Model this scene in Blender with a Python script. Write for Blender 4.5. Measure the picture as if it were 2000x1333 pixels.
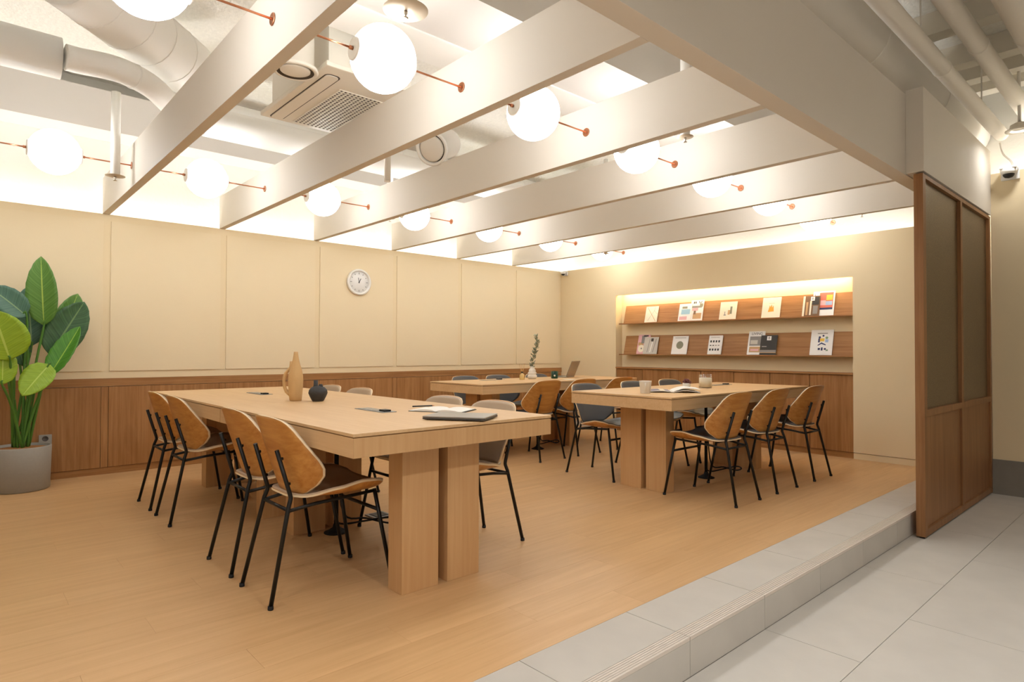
import bpy, bmesh, math, random
from mathutils import Vector, Matrix
random.seed(7)
R = math.radians
for o in list(bpy.data.objects):
    bpy.data.objects.remove(o, do_unlink=True)
sc = bpy.context.scene
C = sc.collection

# ------------------------------------------------------------------ camera
CAM_H = 1.0735
cd = bpy.data.cameras.new('camera'); cd.sensor_width = 36; cd.lens = 21.72; cd.clip_start = .05; cd.clip_end = 60
cam = bpy.data.objects.new('camera', cd); C.objects.link(cam)
cam.matrix_world = (Matrix.Translation((0, 0, CAM_H)) @ Matrix.Rotation(R(47.936), 4, 'Z')
                    @ Matrix.Rotation(R(90.8957), 4, 'X') @ Matrix.Rotation(R(.1468), 4, 'Z'))
sc.camera = cam

# ------------------------------------------------------------------ world, exposure, light levels
w = bpy.data.worlds.new('world'); sc.world = w; w.use_nodes = True
w.node_tree.nodes['Background'].inputs[0].default_value = (1, .95, .88, 1)
w.node_tree.nodes['Background'].inputs[1].default_value = .15
sc.view_settings.view_transform = 'Standard'; sc.view_settings.look = 'None'
sc.view_settings.gamma = 1; sc.view_settings.use_curve_mapping = False
sc.view_settings.exposure = 1.33
try:
    sc.cycles.use_light_tree = False; sc.cycles.use_denoising = True; sc.cycles.denoiser = 'OPENIMAGEDENOISE'
    sc.cycles.max_bounces = 7; sc.cycles.diffuse_bounces = 4; sc.cycles.glossy_bounces = 3; sc.cycles.transmission_bounces = 5; sc.cycles.sample_clamp_indirect = 5
    sc.cycles.use_adaptive_sampling = True; sc.cycles.adaptive_threshold = .03
    sc.cycles.caustics_reflective = False; sc.cycles.caustics_refractive = False
except Exception:
    pass
GLOBE_L = 5.8          # radiance of the opal globes
COVE_L = 3.5           # LED strips behind the wall tops
NICHE_L = 13.0
WARM = (1, .90, .76)
NEUTRAL = (.94, .967, 1)

# ------------------------------------------------------------------ material helpers
def lin(h):
    h = h.lstrip('#'); v = [int(h[i:i + 2], 16) / 255 for i in (0, 2, 4)]
    return tuple(c / 12.92 if c <= .04045 else ((c + .055) / 1.055) ** 2.4 for c in v) + (1,)
MATS = {}
def newmat(name):
    m = bpy.data.materials.new(name); m.use_nodes = True; MATS[name] = m
    return m, m.node_tree, m.node_tree.nodes['Principled BSDF']
def plain(name, col, rough=.5, metal=0, bump=0, bscale=60, var=0, vscale=3, spec=.5):
    m, t, b = newmat(name)
    b.inputs['Base Color'].default_value = lin(col); b.inputs['Roughness'].default_value = rough
    b.inputs['Metallic'].default_value = metal; b.inputs['Specular IOR Level'].default_value = spec
    if bump or var:
        tc = t.nodes.new('ShaderNodeTexCoord')
    if var:
        n = t.nodes.new('ShaderNodeTexNoise'); n.inputs['Scale'].default_value = vscale; n.inputs['Detail'].default_value = 6
        t.links.new(tc.outputs['Object'], n.inputs['Vector'])
        mx = t.nodes.new('ShaderNodeMix'); mx.data_type = 'RGBA'
        c = lin(col); mx.inputs[6].default_value = tuple(x * (1 - var) for x in c[:3]) + (1,)
        mx.inputs[7].default_value = tuple(min(1, x * (1 + var)) for x in c[:3]) + (1,)
        t.links.new(n.outputs['Fac'], mx.inputs[0]); t.links.new(mx.outputs[2], b.inputs['Base Color'])
    if bump:
        n2 = t.nodes.new('ShaderNodeTexNoise'); n2.inputs['Scale'].default_value = bscale; n2.inputs['Detail'].default_value = 5
        t.links.new(tc.outputs['Object'], n2.inputs['Vector'])
        bp = t.nodes.new('ShaderNodeBump'); bp.inputs['Strength'].default_value = bump; bp.inputs['Distance'].default_value = .01
        t.links.new(n2.outputs['Fac'], bp.inputs['Height']); t.links.new(bp.outputs['Normal'], b.inputs['Normal'])
    return m
def wood(name, c1, c2, axis='Z', fine=55, stretch=.045, rough=.5, rnd=0, broad=5, spec=.35):
    """grain runs along axis; object coordinates, shifted per object"""
    m, t, b = newmat(name); N = t.nodes; L = t.links
    tc = N.new('ShaderNodeTexCoord'); oi = N.new('ShaderNodeObjectInfo')
    ad = N.new('ShaderNodeVectorMath'); ad.operation = 'ADD'
    sh = N.new('ShaderNodeVectorMath'); sh.operation = 'SCALE'; sh.inputs['Scale'].default_value = 13.7
    cmb = N.new('ShaderNodeCombineXYZ')
    for i in range(3): L.new(oi.outputs['Random'], cmb.inputs[i])
    L.new(cmb.outputs[0], sh.inputs[0])
    L.new(tc.outputs['Object'], ad.inputs[0]); L.new(sh.outputs[0], ad.inputs[1])
    def noise(scale, st, detail, dist=0):
        mp = N.new('ShaderNodeMapping'); s = [scale] * 3; s['XYZ'.index(axis)] = scale * st
        mp.inputs['Scale'].default_value = s; L.new(ad.outputs[0], mp.inputs['Vector'])
        n = N.new('ShaderNodeTexNoise'); n.inputs['Scale'].default_value = 1; n.inputs['Detail'].default_value = detail
        n.inputs['Roughness'].default_value = .6; n.inputs['Distortion'].default_value = dist
        L.new(mp.outputs[0], n.inputs['Vector']); return n
    n1 = noise(fine, stretch, 5, .4); n2 = noise(broad, .12, 4, 1.2)
    mixf = N.new('ShaderNodeMath'); mixf.operation = 'MULTIPLY_ADD'; mixf.inputs[1].default_value = .55
    h = N.new('ShaderNodeMath'); h.operation = 'MULTIPLY'; h.inputs[1].default_value = .45
    L.new(n2.outputs['Fac'], h.inputs[0]); L.new(n1.outputs['Fac'], mixf.inputs[0]); L.new(h.outputs[0], mixf.inputs[2])
    ramp = N.new('ShaderNodeValToRGB'); e = ramp.color_ramp.elements
    e[0].position = .34; e[0].color = lin(c1); e[1].position = .66; e[1].color = lin(c2)
    L.new(mixf.outputs[0], ramp.inputs['Fac'])
    out = ramp.outputs['Color']
    if rnd:
        hs = N.new('ShaderNodeHueSaturation')
        mr = N.new('ShaderNodeMapRange'); mr.inputs['To Min'].default_value = 1 - rnd; mr.inputs['To Max'].default_value = 1 + rnd
        L.new(oi.outputs['Random'], mr.inputs['Value']); L.new(mr.outputs[0], hs.inputs['Value']); L.new(out, hs.inputs['Color']); out = hs.outputs[0]
    L.new(out, b.inputs['Base Color']); b.inputs['Roughness'].default_value = rough; b.inputs['Specular IOR Level'].default_value = spec
    bp = N.new('ShaderNodeBump'); bp.inputs['Strength'].default_value = .06; bp.inputs['Distance'].default_value = .004
    L.new(n1.outputs['Fac'], bp.inputs['Height']); L.new(bp.outputs['Normal'], b.inputs['Normal'])
    return m
def emit(name, col, strength):
    m, t, b = newmat(name)
    b.inputs['Base Color'].default_value = tuple(col) + (1,) if len(col) == 3 else col
    b.inputs['Emission Color'].default_value = tuple(col)[:3] + (1,); b.inputs['Emission Strength'].default_value = strength
    return m
def glassy(name, col, rough=.03, trans=1, ior=1.45):
    m, t, b = newmat(name)
    b.inputs['Base Color'].default_value = lin(col); b.inputs['Roughness'].default_value = rough
    b.inputs['Transmission Weight'].default_value = trans; b.inputs['IOR'].default_value = ior
    return m

# ------------------------------------------------------------------ materials
plain('wall_beige', '#efdbb4', .85, bump=.05, bscale=180, var=.012)
plain('panel_beige', '#f0ddb8', .8, bump=.06, bscale=220, var=.012)
plain('paint_white', '#dad3ca', .75)
plain('beam_white', '#dfd6c8', .6)
plain('upper_white', '#f3f0e8', .9, bump=.25, bscale=30)
plain('ceiling_rough', '#f2eee4', .95, bump=1.0, bscale=38, var=.1, vscale=30)
plain('duct_white', '#f5f1e9', .6, bump=.15, bscale=14)
plain('duct_grey', '#ece5d9', .6, bump=.1, bscale=14)
plain('plaster_grey', '#e2d9c8', .8)
plain('joint_dark', '#3e2f20', .9)
wood('floor_oak', '#c99e6d', '#d9b07e', 'Y', 34, .05, .38, .018, 4, .4)
plain('table_gap', '#a37c52', .8)
plain('floor_gap', '#b08a60', .8)
wood('table_oak', '#d2aa7a', '#deba8c', 'X', 60, .03, .45, .0, 6)
wood('table_oak_y', '#d2aa7a', '#deba8c', 'Y', 60, .03, .45, .0, 6)
wood('table_oak_v', '#c89b69', '#d4ab7a', 'Z', 60, .03, .5, .02, 6)
wood('walnut_v', '#936338', '#b78755', 'Z', 48, .035, .5, .05, 7)
wood('walnut_x', '#936338', '#b78755', 'X', 48, .035, .5, .03, 7)
wood('walnut_y', '#936338', '#b78755', 'Y', 48, .035, .5, .03, 7)
wood('partition_wood', '#805632', '#9e7147', 'Z', 50, .03, .45, .04, 8)
wood('chair_oak', '#b07030', '#d09850', 'X', 46, .06, .38, .03, 14, .5)
plain('ply_edge', '#eed8b2', .6)
plain('leather_taupe', '#c2ab90', .42, bump=.08, bscale=300)
plain('leather_grey', '#5f5f5f', .4, bump=.08, bscale=300)
plain('metal_black', '#15130f', .38, .3)
plain('rubber_black', '#0c0b0a', .7)
plain('tile_grey', '#c6c0b6', .55, var=.10, vscale=5, bump=.03, bscale=90)
plain('tile_step', '#c4bdb2', .6, var=.10, vscale=5, bump=.03, bscale=90)
plain('tile_nosing', '#d6c9bb', .6)
plain('grout', '#a39b8f', .9)
plain('base_tile', '#8a8378', .6, var=.1, vscale=14)
plain('copper', '#c98a68', .28, 1)
plain('cap_white', '#eeeae2', .4)
plain('plate_tan', '#d9c8ae', .4, .2)
plain('chrome', '#cfcac2', .2, 1)
plain('ac_white', '#ece4d4', .45)
plain('ac_dark', '#4d4236', .7)
plain('plastic_white', '#f3efe8', .35)
plain('clock_face', '#f3f0ea', .4)
plain('ink_black', '#1c1a18', .5)
plain('ink_grey', '#9c968e', .6)
plain('stone_grey', '#a3a097', .8, var=.06, vscale=60)
plain('soil', '#a87443', .95, bump=1, bscale=40, var=.25, vscale=40)
plain('vase_ochre', '#dcb47c', .75, bump=.12, bscale=120)
plain('vase_dark', '#3b3a3a', .6, bump=.3, bscale=60)
plain('ceramic_white', '#ece4d6', .4)
plain('ceramic_cream', '#efe2c6', .3)
plain('mug_green', '#123f2c', .3)
plain('laptop_grey', '#9b9791', .35, .6)
plain('laptop_dark', '#4a4540', .5)
plain('laptop_brown', '#a79a86', .4, .5)
plain('paper', '#f4efe6', .8)
plain('paper_grey', '#cfc8bc', .8)  # light grey paper for magazine covers and cover prints
plain('cover_dark', '#3a352c', .6)
plain('steel_grey', '#8c8e90', .4, .5)
plain('wax', '#f6e8cc', .5)
plain('succulent', '#7a4642', .6)
plain('eucalyptus', '#93987e', .7)
plain('stem_brown', '#7a6a48', .7)
plain('reed', '#e0b87c', .7)
plain('amber', '#d9b878', .15)
def thin_glass(name):
    m, t, b = newmat(name); N = t.nodes
    tr = N.new('ShaderNodeBsdfTransparent'); gl = N.new('ShaderNodeBsdfGlossy'); gl.inputs['Roughness'].default_value = .03
    mx = N.new('ShaderNodeMixShader'); lw = N.new('ShaderNodeLayerWeight'); lw.inputs[0].default_value = .3; fr = N.new('ShaderNodeMath'); fr.operation = 'MULTIPLY_ADD'; fr.inputs[1].default_value = .16; fr.inputs[2].default_value = .02; t.links.new(lw.outputs['Facing'], fr.inputs[0])
    tr.inputs[0].default_value = (.985, .985, .975, 1)
    t.links.new(fr.outputs[0], mx.inputs[0]); t.links.new(tr.outputs[0], mx.inputs[1]); t.links.new(gl.outputs[0], mx.inputs[2])
    t.links.new(mx.outputs[0], N['Material Output'].inputs['Surface'])
thin_glass('glass')
emit('globe_glow', NEUTRAL, GLOBE_L)
emit('cove_glow', (.95, .98, 1), COVE_L)
emit('corridor_glow', (.98, .99, 1), COVE_L * 1.5)
emit('passage_fill', (.98, .99, 1), COVE_L * .3)
emit('niche_glow', (1, .88, .66), NICHE_L)
for n, h in dict(p_photo='#8d8494', p_blue='#9cc2d6', p_pink='#e6b3b6', p_tan='#c9a070', p_brown='#7b5a3c', p_grey='#8f8a84', p_dark='#35312d', p_orange='#eaa23a',
                 p_yellow='#f0c64a', p_red='#d9705c', p_navy='#333a66', p_sky='#a9bfe0', p_green='#8da583', p_cream='#f3e7cf', p_sage='#8c8a74', p_white='#f6f3ee').items():
    plain(n, h, .55)
# woven bronze mesh glass of the partition
def mesh_glass():
    m, t, b = newmat('mesh_glass'); N = t.nodes; L = t.links
    tc = N.new('ShaderNodeTexCoord'); mp = N.new('ShaderNodeMapping'); mp.inputs['Scale'].default_value = (1, 60, 420)
    n = N.new('ShaderNodeTexNoise'); n.inputs['Scale'].default_value = 1; n.inputs['Detail'].default_value = 3
    L.new(tc.outputs['Object'], mp.inputs[0]); L.new(mp.outputs[0], n.inputs['Vector'])
    r = N.new('ShaderNodeValToRGB'); r.color_ramp.elements[0].color = lin('#66523a'); r.color_ramp.elements[1].color = lin('#8a7450')
    r.color_ramp.elements[0].position = .35; r.color_ramp.elements[1].position = .65
    L.new(n.outputs['Fac'], r.inputs[0]); L.new(r.outputs[0], b.inputs['Base Color'])
    b.inputs['Roughness'].default_value = .38; b.inputs['Transmission Weight'].default_value = .25; b.inputs['Metallic'].default_value = .15
mesh_glass()
# leaf material: stripes across the blade
def leaf_mat(name, c1, c2, rib):
    m, t, b = newmat(name); N = t.nodes; L = t.links
    uv = N.new('ShaderNodeTexCoord'); sep = N.new('ShaderNodeSeparateXYZ'); L.new(uv.outputs['UV'], sep.inputs[0])
    ma = N.new('ShaderNodeMath'); ma.operation = 'SUBTRACT'; ma.inputs[1].default_value = .5; L.new(sep.outputs[0], ma.inputs[0])
    ab = N.new('ShaderNodeMath'); ab.operation = 'ABSOLUTE'; L.new(ma.outputs[0], ab.inputs[0])
    sl = N.new('ShaderNodeMath'); sl.operation = 'MULTIPLY_ADD'; sl.inputs[1].default_value = -.35; L.new(ab.outputs[0], sl.inputs[0]); L.new(sep.outputs[1], sl.inputs[2])
    cb = N.new('ShaderNodeCombineXYZ'); L.new(sl.outputs[0], cb.inputs[0])
    n = N.new('ShaderNodeTexNoise'); n.inputs['Scale'].default_value = 34; n.inputs['Detail'].default_value = 3; L.new(cb.outputs[0], n.inputs['Vector'])
    r = N.new('ShaderNodeValToRGB'); r.color_ramp.elements[0].color = lin(c1); r.color_ramp.elements[1].color = lin(c2)
    r.color_ramp.elements[0].position = .35; r.color_ramp.elements[1].position = .68; L.new(n.outputs['Fac'], r.inputs[0])
    lt = N.new('ShaderNodeMath'); lt.operation = 'LESS_THAN'; lt.inputs[1].default_value = .022; L.new(ab.outputs[0], lt.inputs[0])
    mx = N.new('ShaderNodeMix'); mx.data_type = 'RGBA'; L.new(lt.outputs[0], mx.inputs[0]); L.new(r.outputs[0], mx.inputs[6]); mx.inputs[7].default_value = lin(rib)
    L.new(mx.outputs[2], b.inputs['Base Color']); b.inputs['Roughness'].default_value = .42
leaf_mat('leaf_mid', '#4c7a2c', '#6f9a45', '#a9c353')
leaf_mat('leaf_dark', '#2c4f2c', '#47703f', '#6d8f50')
leaf_mat('leaf_blue', '#3c6350', '#587f68', '#86a578')
leaf_mat('leaf_bright', '#86a81c', '#9fbd2e', '#b9cf58')
leaf_mat('leaf_fresh', '#3d7a1c', '#5c9a2c', '#9cc63c')
plain('leaf_stem', '#4f7f2c', .5)

# ------------------------------------------------------------------ geometry helpers
def mat(m): return MATS[m]
def finish(name, bm, m, parent=None, smooth=False, loc=None):
    me = bpy.data.meshes.new(name)
    bmesh.ops.recalc_face_normals(bm, faces=bm.faces)
    bm.to_mesh(me); bm.free()
    for x in (m if isinstance(m, (list, tuple)) else [m]): me.materials.append(mat(x))
    if smooth:
        for p in me.polygons: p.use_smooth = True
    o = bpy.data.objects.new(name, me); C.objects.link(o)
    if parent: o.parent = parent
    if loc: o.location = loc
    return o
def bx(bm, x0, x1, y0, y1, z0, z1, mi=0, bevel=0):
    vs = [bm.verts.new(p) for p in ((x0, y0, z0), (x1, y0, z0), (x1, y1, z0), (x0, y1, z0), (x0, y0, z1), (x1, y0, z1), (x1, y1, z1), (x0, y1, z1))]
    fs = [bm.faces.new([vs[i] for i in q]) for q in ((0, 3, 2, 1), (4, 5, 6, 7), (0, 1, 5, 4), (1, 2, 6, 5), (2, 3, 7, 6), (3, 0, 4, 7))]
    for f in fs: f.material_index = mi
    if bevel:
        es = list({e for f in fs for e in f.edges})
        r = bmesh.ops.bevel(bm, geom=es, offset=bevel, segments=2, profile=.6, affect='EDGES')
        for f in r['faces']: f.material_index = mi
    return vs
def box(name, x0, x1, y0, y1, z0, z1, m, parent=None, bevel=0):
    bm = bmesh.new(); bx(bm, min(x0, x1), max(x0, x1), min(y0, y1), max(y0, y1), min(z0, z1), max(z0, z1), 0, bevel)
    return finish(name, bm, m, parent)
def cbox(name, c, s, m, parent=None, bevel=0):
    """box with local origin at its centre"""
    bm = bmesh.new(); bx(bm, -s[0] / 2, s[0] / 2, -s[1] / 2, s[1] / 2, -s[2] / 2, s[2] / 2, 0, bevel)
    return finish(name, bm, m, parent, loc=c)
def tube(bm, pts, r, n=10, cap=True, mi=0, up=None):
    pts = [Vector(p) for p in pts]; rs = r if isinstance(r, (list, tuple)) else [r] * len(pts)
    rings = []; prev = None
    for i, p in enumerate(pts):
        d = (pts[min(i + 1, len(pts) - 1)] - pts[max(i - 1, 0)]).normalized()
        if prev is None:
            a = Vector((0, 0, 1)) if abs(d.z) < .9 else Vector((1, 0, 0))
            u = d.cross(a).normalized()
        else:
            u = (prev - d * prev.dot(d)).normalized()
        v = d.cross(u); prev = u
        rings.append([bm.verts.new(p + (u * math.cos(2 * math.pi * k / n) + v * math.sin(2 * math.pi * k / n)) * rs[i]) for k in range(n)])
    for a, b in zip(rings, rings[1:]):
        for k in range(n):
            f = bm.faces.new((a[k], a[(k + 1) % n], b[(k + 1) % n], b[k])); f.material_index = mi; f.smooth = True
    if cap:
        for q in (rings[0][::-1], rings[-1]):
            f = bm.faces.new(q); f.material_index = mi
def tubeobj(name, pts, r, m, parent=None, n=10):
    bm = bmesh.new(); tube(bm, pts, r, n); return finish(name, bm, m, parent)
def smoothpath(pts, k=6):
    P = [Vector(p) for p in pts]; out = []
    for i in range(len(P) - 1):
        p0, p1, p2, p3 = P[max(i - 1, 0)], P[i], P[i + 1], P[min(i + 2, len(P) - 1)]
        for j in range(k):
            t = j / k
            out.append(.5 * ((2 * p1) + (p2 - p0) * t + (2 * p0 - 5 * p1 + 4 * p2 - p3) * t * t + (3 * p1 - p0 - 3 * p2 + p3) * t ** 3))
    out.append(P[-1]); return out
def lathe(bm, prof, n=24, mi=0, M=None, close=True):
    """prof: (radius, z) list; surface of revolution about z"""
    rings = []
    for r, z in prof:
        if r < 1e-5: rings.append([bm.verts.new((0, 0, z))])
        else: rings.append([bm.verts.new((r * math.cos(2 * math.pi * k / n), r * math.sin(2 * math.pi * k / n), z)) for k in range(n)])
    vs = [v for g in rings for v in g]
    for a, b in zip(rings, rings[1:]):
        for k in range(n):
            q = [a[k % len(a)], a[(k + 1) % len(a)], b[(k + 1) % len(b)], b[k % len(b)]]
            q = list(dict.fromkeys(q))
            if len(q) > 2:
                f = bm.faces.new(q); f.material_index = mi; f.smooth = True
    if close:
        for g in (rings[0], rings[-1]):
            if len(g) > 1:
                f = bm.faces.new(g); f.material_index = mi
    if M is not None: bmesh.ops.transform(bm, matrix=M, verts=vs)
    return vs
def latheobj(name, prof, m, parent=None, n=24, M=None, loc=None, close=True):
    bm = bmesh.new(); lathe(bm, prof, n, 0, M, close); return finish(name, bm, m, parent, loc=loc)
def align(axis, loc):
    return Matrix.Translation(loc) @ Vector((0, 0, 1)).rotation_difference(Vector(axis).normalized()).to_matrix().to_4x4()
def thing(name, label, cat, loc=(0, 0, 0), rz=0, group=None):
    o = bpy.data.objects.new(name, None); C.objects.link(o); o.empty_display_size = .1
    o.location = loc; o.rotation_euler = (0, 0, rz); o['label'] = label; o['category'] = cat
    if group: o['group'] = group
    return o
def tag(o, label, cat, group=None):
    o['label'] = label; o['category'] = cat
    if group: o['group'] = group
    return o
def struct(o, label=None, cat=None):
    o['kind'] = 'structure'
    if label: o['label'] = label
    if cat: o['category'] = cat
    return o
def sroot(name, label=None, cat=None):
    o = bpy.data.objects.new(name, None); C.objects.link(o); o.empty_display_size = .1
    return struct(o, label, cat)
def dup(root, loc, rz, label, group=None):
    r = root.copy(); C.objects.link(r); r.location = loc; r.rotation_euler = (0, 0, rz); r['label'] = label
    if group: r['group'] = group
    for ch in list(root.children):
        c = ch.copy(); C.objects.link(c); c.parent = r
        for g in ch.children:
            d = g.copy(); C.objects.link(d); d.parent = c
    return r
def text_mesh(name, s, size, m, parent, M):
    cu = bpy.data.curves.new(name, 'FONT'); cu.body = s; cu.size = size; cu.align_x = 'CENTER'; cu.align_y = 'CENTER'
    t = bpy.data.objects.new(name, cu); C.objects.link(t)
    bpy.context.view_layer.update()
    me = bpy.data.meshes.new_from_object(t.evaluated_get(bpy.context.evaluated_depsgraph_get()))
    bpy.data.objects.remove(t, do_unlink=True); bpy.data.curves.remove(cu)
    me.name = name; me.materials.clear(); me.materials.append(mat(m))
    o = bpy.data.objects.new(name, me); C.objects.link(o); o.parent = parent; o.matrix_local = M
    return o

# ------------------------------------------------------------------ room dimensions
XL, YB = -6.331, 6.683          # beige wall faces
XS, XF, ZS = -1.284, -1.5825, -.149   # step edge, wood edge, lower floor
ZT, CEIL = 2.251, 3.50
XW, YW = -6.62, 6.97            # the building's own walls behind the coves
Y0, X1 = -2.6, 2.2              # room limits behind and right of the camera
BY = [.94 + .9576 * i for i in range(-1, 6)]
BYX = [.94 + .9576 * i for i in (-3, -2)]   # beams going on behind the camera
BT, BZ0, BZ1 = .055, 2.2535, 2.567

# ------------------------------------------------------------------ floors
fl = struct(box('floor', XW, XF - .001, Y0, YW, -.16, -.012, 'floor_gap'), 'light oak plank floor of the raised seating area', 'floor')
PW, PL = .178, 1.2
plank_me = None; ix = 0; x = XF
while x > XW + .02:
    xa = max(x - PW, XW); off = (ix * .47) % PL; y = Y0 - off
    while y < YW:
        ya, yb = max(y, Y0), min(y + PL, YW)
        full = abs((yb - ya) - PL) < 1e-6 and abs((x - xa) - PW) < 1e-6
        if yb - ya > .02:
            if full and plank_me:
                o = bpy.data.objects.new('plank', plank_me); C.objects.link(o); o.parent = fl; o.location = ((x + xa) / 2, (ya + yb) / 2, -.006)
            else:
                o = cbox('plank', ((x + xa) / 2, (ya + yb) / 2, -.006), (x - xa - .0006, yb - ya - .0006, .012), 'floor_oak', fl)
                if full: plank_me = o.data
        y += PL
    x -= PW; ix += 1

st = struct(box('step', XF, XS - .013, Y0, YB - .005, -.16, -.014, 'grout'), 'grey tiled step along the wood floor', 'step')
for k in range(-7, 9):
    ya, yb = 2.063 + .598 * k, 2.063 + .598 * (k + 1)
    yb = min(yb, YB - .006); ya = max(ya, Y0)
    if yb - ya < .02: continue
    bm = bmesh.new(); g = .0015
    bx(bm, XF + .001, XS - .062, ya + g, yb - g, -.0135, 0)
    # grooved nosing: fine ribs
    xx = XS - .062; bx(bm, xx, XS - .0005, ya + g, yb - g, -.0135, -.002)
    for q in range(5):
        xa = XS - .060 + q * .0105
        bx(bm, xa, xa + .0065, ya + g, yb - g, -.003, 0, 1)
    bx(bm, XS - .0075, XS, ya + g, yb - g, -.0135, 0, 1)
    finish('tread_tile', bm, ['tile_step', 'tile_nosing'], st)
    cbox('riser_tile', (XS - .0065, (ya + yb) / 2, (-.0145 + ZS) / 2), (.013, yb - ya - .003, -.0145 - ZS), 'tile_step', st)

fc = struct(box('floor_corridor', XS - .2, X1, Y0, YW, ZS - .06, ZS - .004, 'grout'), 'grey stone tile floor of the lower corridor', 'floor')
xe = [-1.495 + .6 * i for i in range(8)]
for i in range(len(xe) - 1):
    xa, xb = max(xe[i], XS + .001), min(xe[i + 1], X1)
    if xb - xa < .03: continue
    y = 2.66 + (.59 if i % 2 else 0) - 1.2 * 5
    while y < YB:
        ya, yb = max(y, Y0), min(y + 1.2, YB - .002)
        if yb - ya > .03:
            cbox('floor_tile', ((xa + xb) / 2, (ya + yb) / 2, ZS - .005), (xb - xa - .003, yb - ya - .003, .01), 'tile_grey', fc)
        y += 1.2

# ------------------------------------------------------------------ ceiling and outer shell
ce = struct(box('ceiling', XW - .1, X1 + .1, Y0 - .1, YW + .1, CEIL, CEIL + .1, 'ceiling_rough'), 'rough white sprayed ceiling slab', 'ceiling')
struct(box('wall_left_upper', XW - .1, XW, Y0, YW, -.16, CEIL, 'upper_white'), 'white building wall rising behind the left cove', 'wall')
struct(box('wall_back_upper', XW - .1, X1 + .1, YW, YW + .1, -.25, CEIL, 'upper_white'), 'white building wall rising behind the back cove', 'wall')
struct(box('wall_front', XW - .1, X1 + .1, Y0 - .1, Y0, -.25, CEIL, 'paint_white'), 'pale wall behind the camera', 'wall')
struct(box('wall_right', X1, X1 + .1, Y0, YW, -.25, CEIL, 'paint_white'), 'pale wall on the far side of the corridor', 'wall')

# ------------------------------------------------------------------ left wall: panels over wainscot
wl = struct(box('wall_left', XL - .09, XL, Y0, YB + .05, .80, ZT, 'wall_beige'), 'beige panelled wall on the left with glowing cove above', 'wall')
pan = None
for i in range(-4, 7):
    ya = .94 + .9576 * i + BT + .006; yb = .94 + .9576 * (i + 1) + .006
    if i == 5: yb = YB - .045
    if i > 5: break
    if pan and i < 5:
        o = bpy.data.objects.new('wall_panel', pan); C.objects.link(o); o.parent = wl; o.location = (XL + .004, (ya + yb) / 2, (.888 + 2.19) / 2)
    else:
        o = cbox('wall_panel', (XL + .004, (ya + yb) / 2, (.888 + 2.19) / 2), (.010, yb - ya, 2.19 - .888), 'panel_beige', wl, .0015)
        if not pan: pan = o.data
wn = struct(box('wainscot', XL - .06, XL + .012, Y0, YB - .002, .0, .752, 'joint_dark'), 'walnut wainscot cladding under the left wall', 'wainscot')
box('top_rail', XL - .06, XL + .026, Y0, YB - .002, .757, .8247, 'walnut_y', wn, .001)
box('baseboard', XL - .05, XL + .016, Y0, YB - .002, .001, .058, 'walnut_y', wn)
wp = ws = None
for i in range(-4, 6):
    ya = .94 + .9576 * i + BT; yb = .94 + .9576 * (i + 1)
    if i == 5: yb = YB - .004
    for (a, b, nm) in ((ya, yb, 'wainscot_board'), (ya - BT, ya, 'wainscot_stile')):
        cbox(nm, (XL + .012, (a + b) / 2, (.061 + .754) / 2), (.02, b - a - .003, .754 - .061), 'walnut_v', wn, .0008)

# ------------------------------------------------------------------ back wall with niche
NX0, NX1, NZ = -5.295, -2.307, 1.828
NY = YB + .135
XE = -1.245
wb = sroot('wall_back', 'beige back wall with a recessed magazine niche', 'wall')
bm = bmesh.new()
bx(bm, XL, NX0, YB, NY + .02, .064, ZT); bx(bm, NX1, XE, YB, NY + .02, .064, ZT); bx(bm, NX0, NX1, YB, YB + .035, NZ, NZ + .12); bx(bm, NX0, NX1, YB, NY + .02, NZ + .12, ZT)
finish('wall_face', bm, 'wall_beige', wb)
bm = bmesh.new()
bx(bm, NX0, NX1, NY, NY + .02, .8, NZ + .12)
finish('niche_lining', bm, 'wall_beige', wb)
bb = struct(box('baseboard_back', XL + .02, NX0, YB + .004, YB + .05, .0, .058, 'paint_white'), 'pale recessed skirting along the back wall', 'baseboard')
struct(box('baseboard_right', NX1, XE, YB + .004, YB + .05, .0, .058, 'wall_beige'), 'pale recessed skirting right of the niche', 'baseboard')
struct(box('wall_back_corridor', -1.19, X1, YB, YB + .09, .148, 2.62, 'wall_beige'), 'beige corridor wall right of the partition', 'wall')
bc = struct(box('baseboard_corridor', -1.19, X1, YB - .008, YB + .09, ZS - .02, .1475, 'grout'), 'grey stone skirting of the corridor wall', 'baseboard')
for k in range(6):
    xa = -1.19 + .6 * k; xb = min(xa + .6, X1)
    cbox('skirting_tile', ((xa + xb) / 2, YB - .009, (ZS + .1475) / 2), (xb - xa - .002, .006, .1475 - ZS), 'base_tile', bc)

# LED strips lying in the coves and in the niche head, plus an added fill strip
def strip(name, x0, x1, y0, y1, z0, z1, m, label):
    o = tag(box(name, x0, x1, y0, y1, z0, z1, m), label, 'light strip'); return o
strip('led_strip', XW + .03, XL - .11, Y0 + .05, YB + .1, ZT - .16, ZT - .15, 'cove_glow', 'white light strip hidden behind the top of the left wall')
strip('led_strip', XL + .05, -1.45, NY + .04, YW - .03, ZT - .16, ZT - .15, 'cove_glow', 'white light strip hidden behind the top of the back wall')
strip('led_strip', -1.15, X1 - .1, YB + .12, YW - .03, 2.62 - .16, 2.62 - .15, 'corridor_glow', 'white light strip hidden above the corridor wall')
strip('led_strip', X1 - .14, X1 - .04, Y0 + .1, YB, 2.9, 2.91, 'passage_fill', 'added white fill strip along the far corridor wall, out of view')  # unseen fill strip, added to brighten ceiling, pipes and header face
strip('led_strip', NX0 + .05, NX1 - .05, YB + .040, YB + .060, NZ + .03, NZ + .04, 'niche_glow', 'warm light strip hidden in the niche head')

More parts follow.
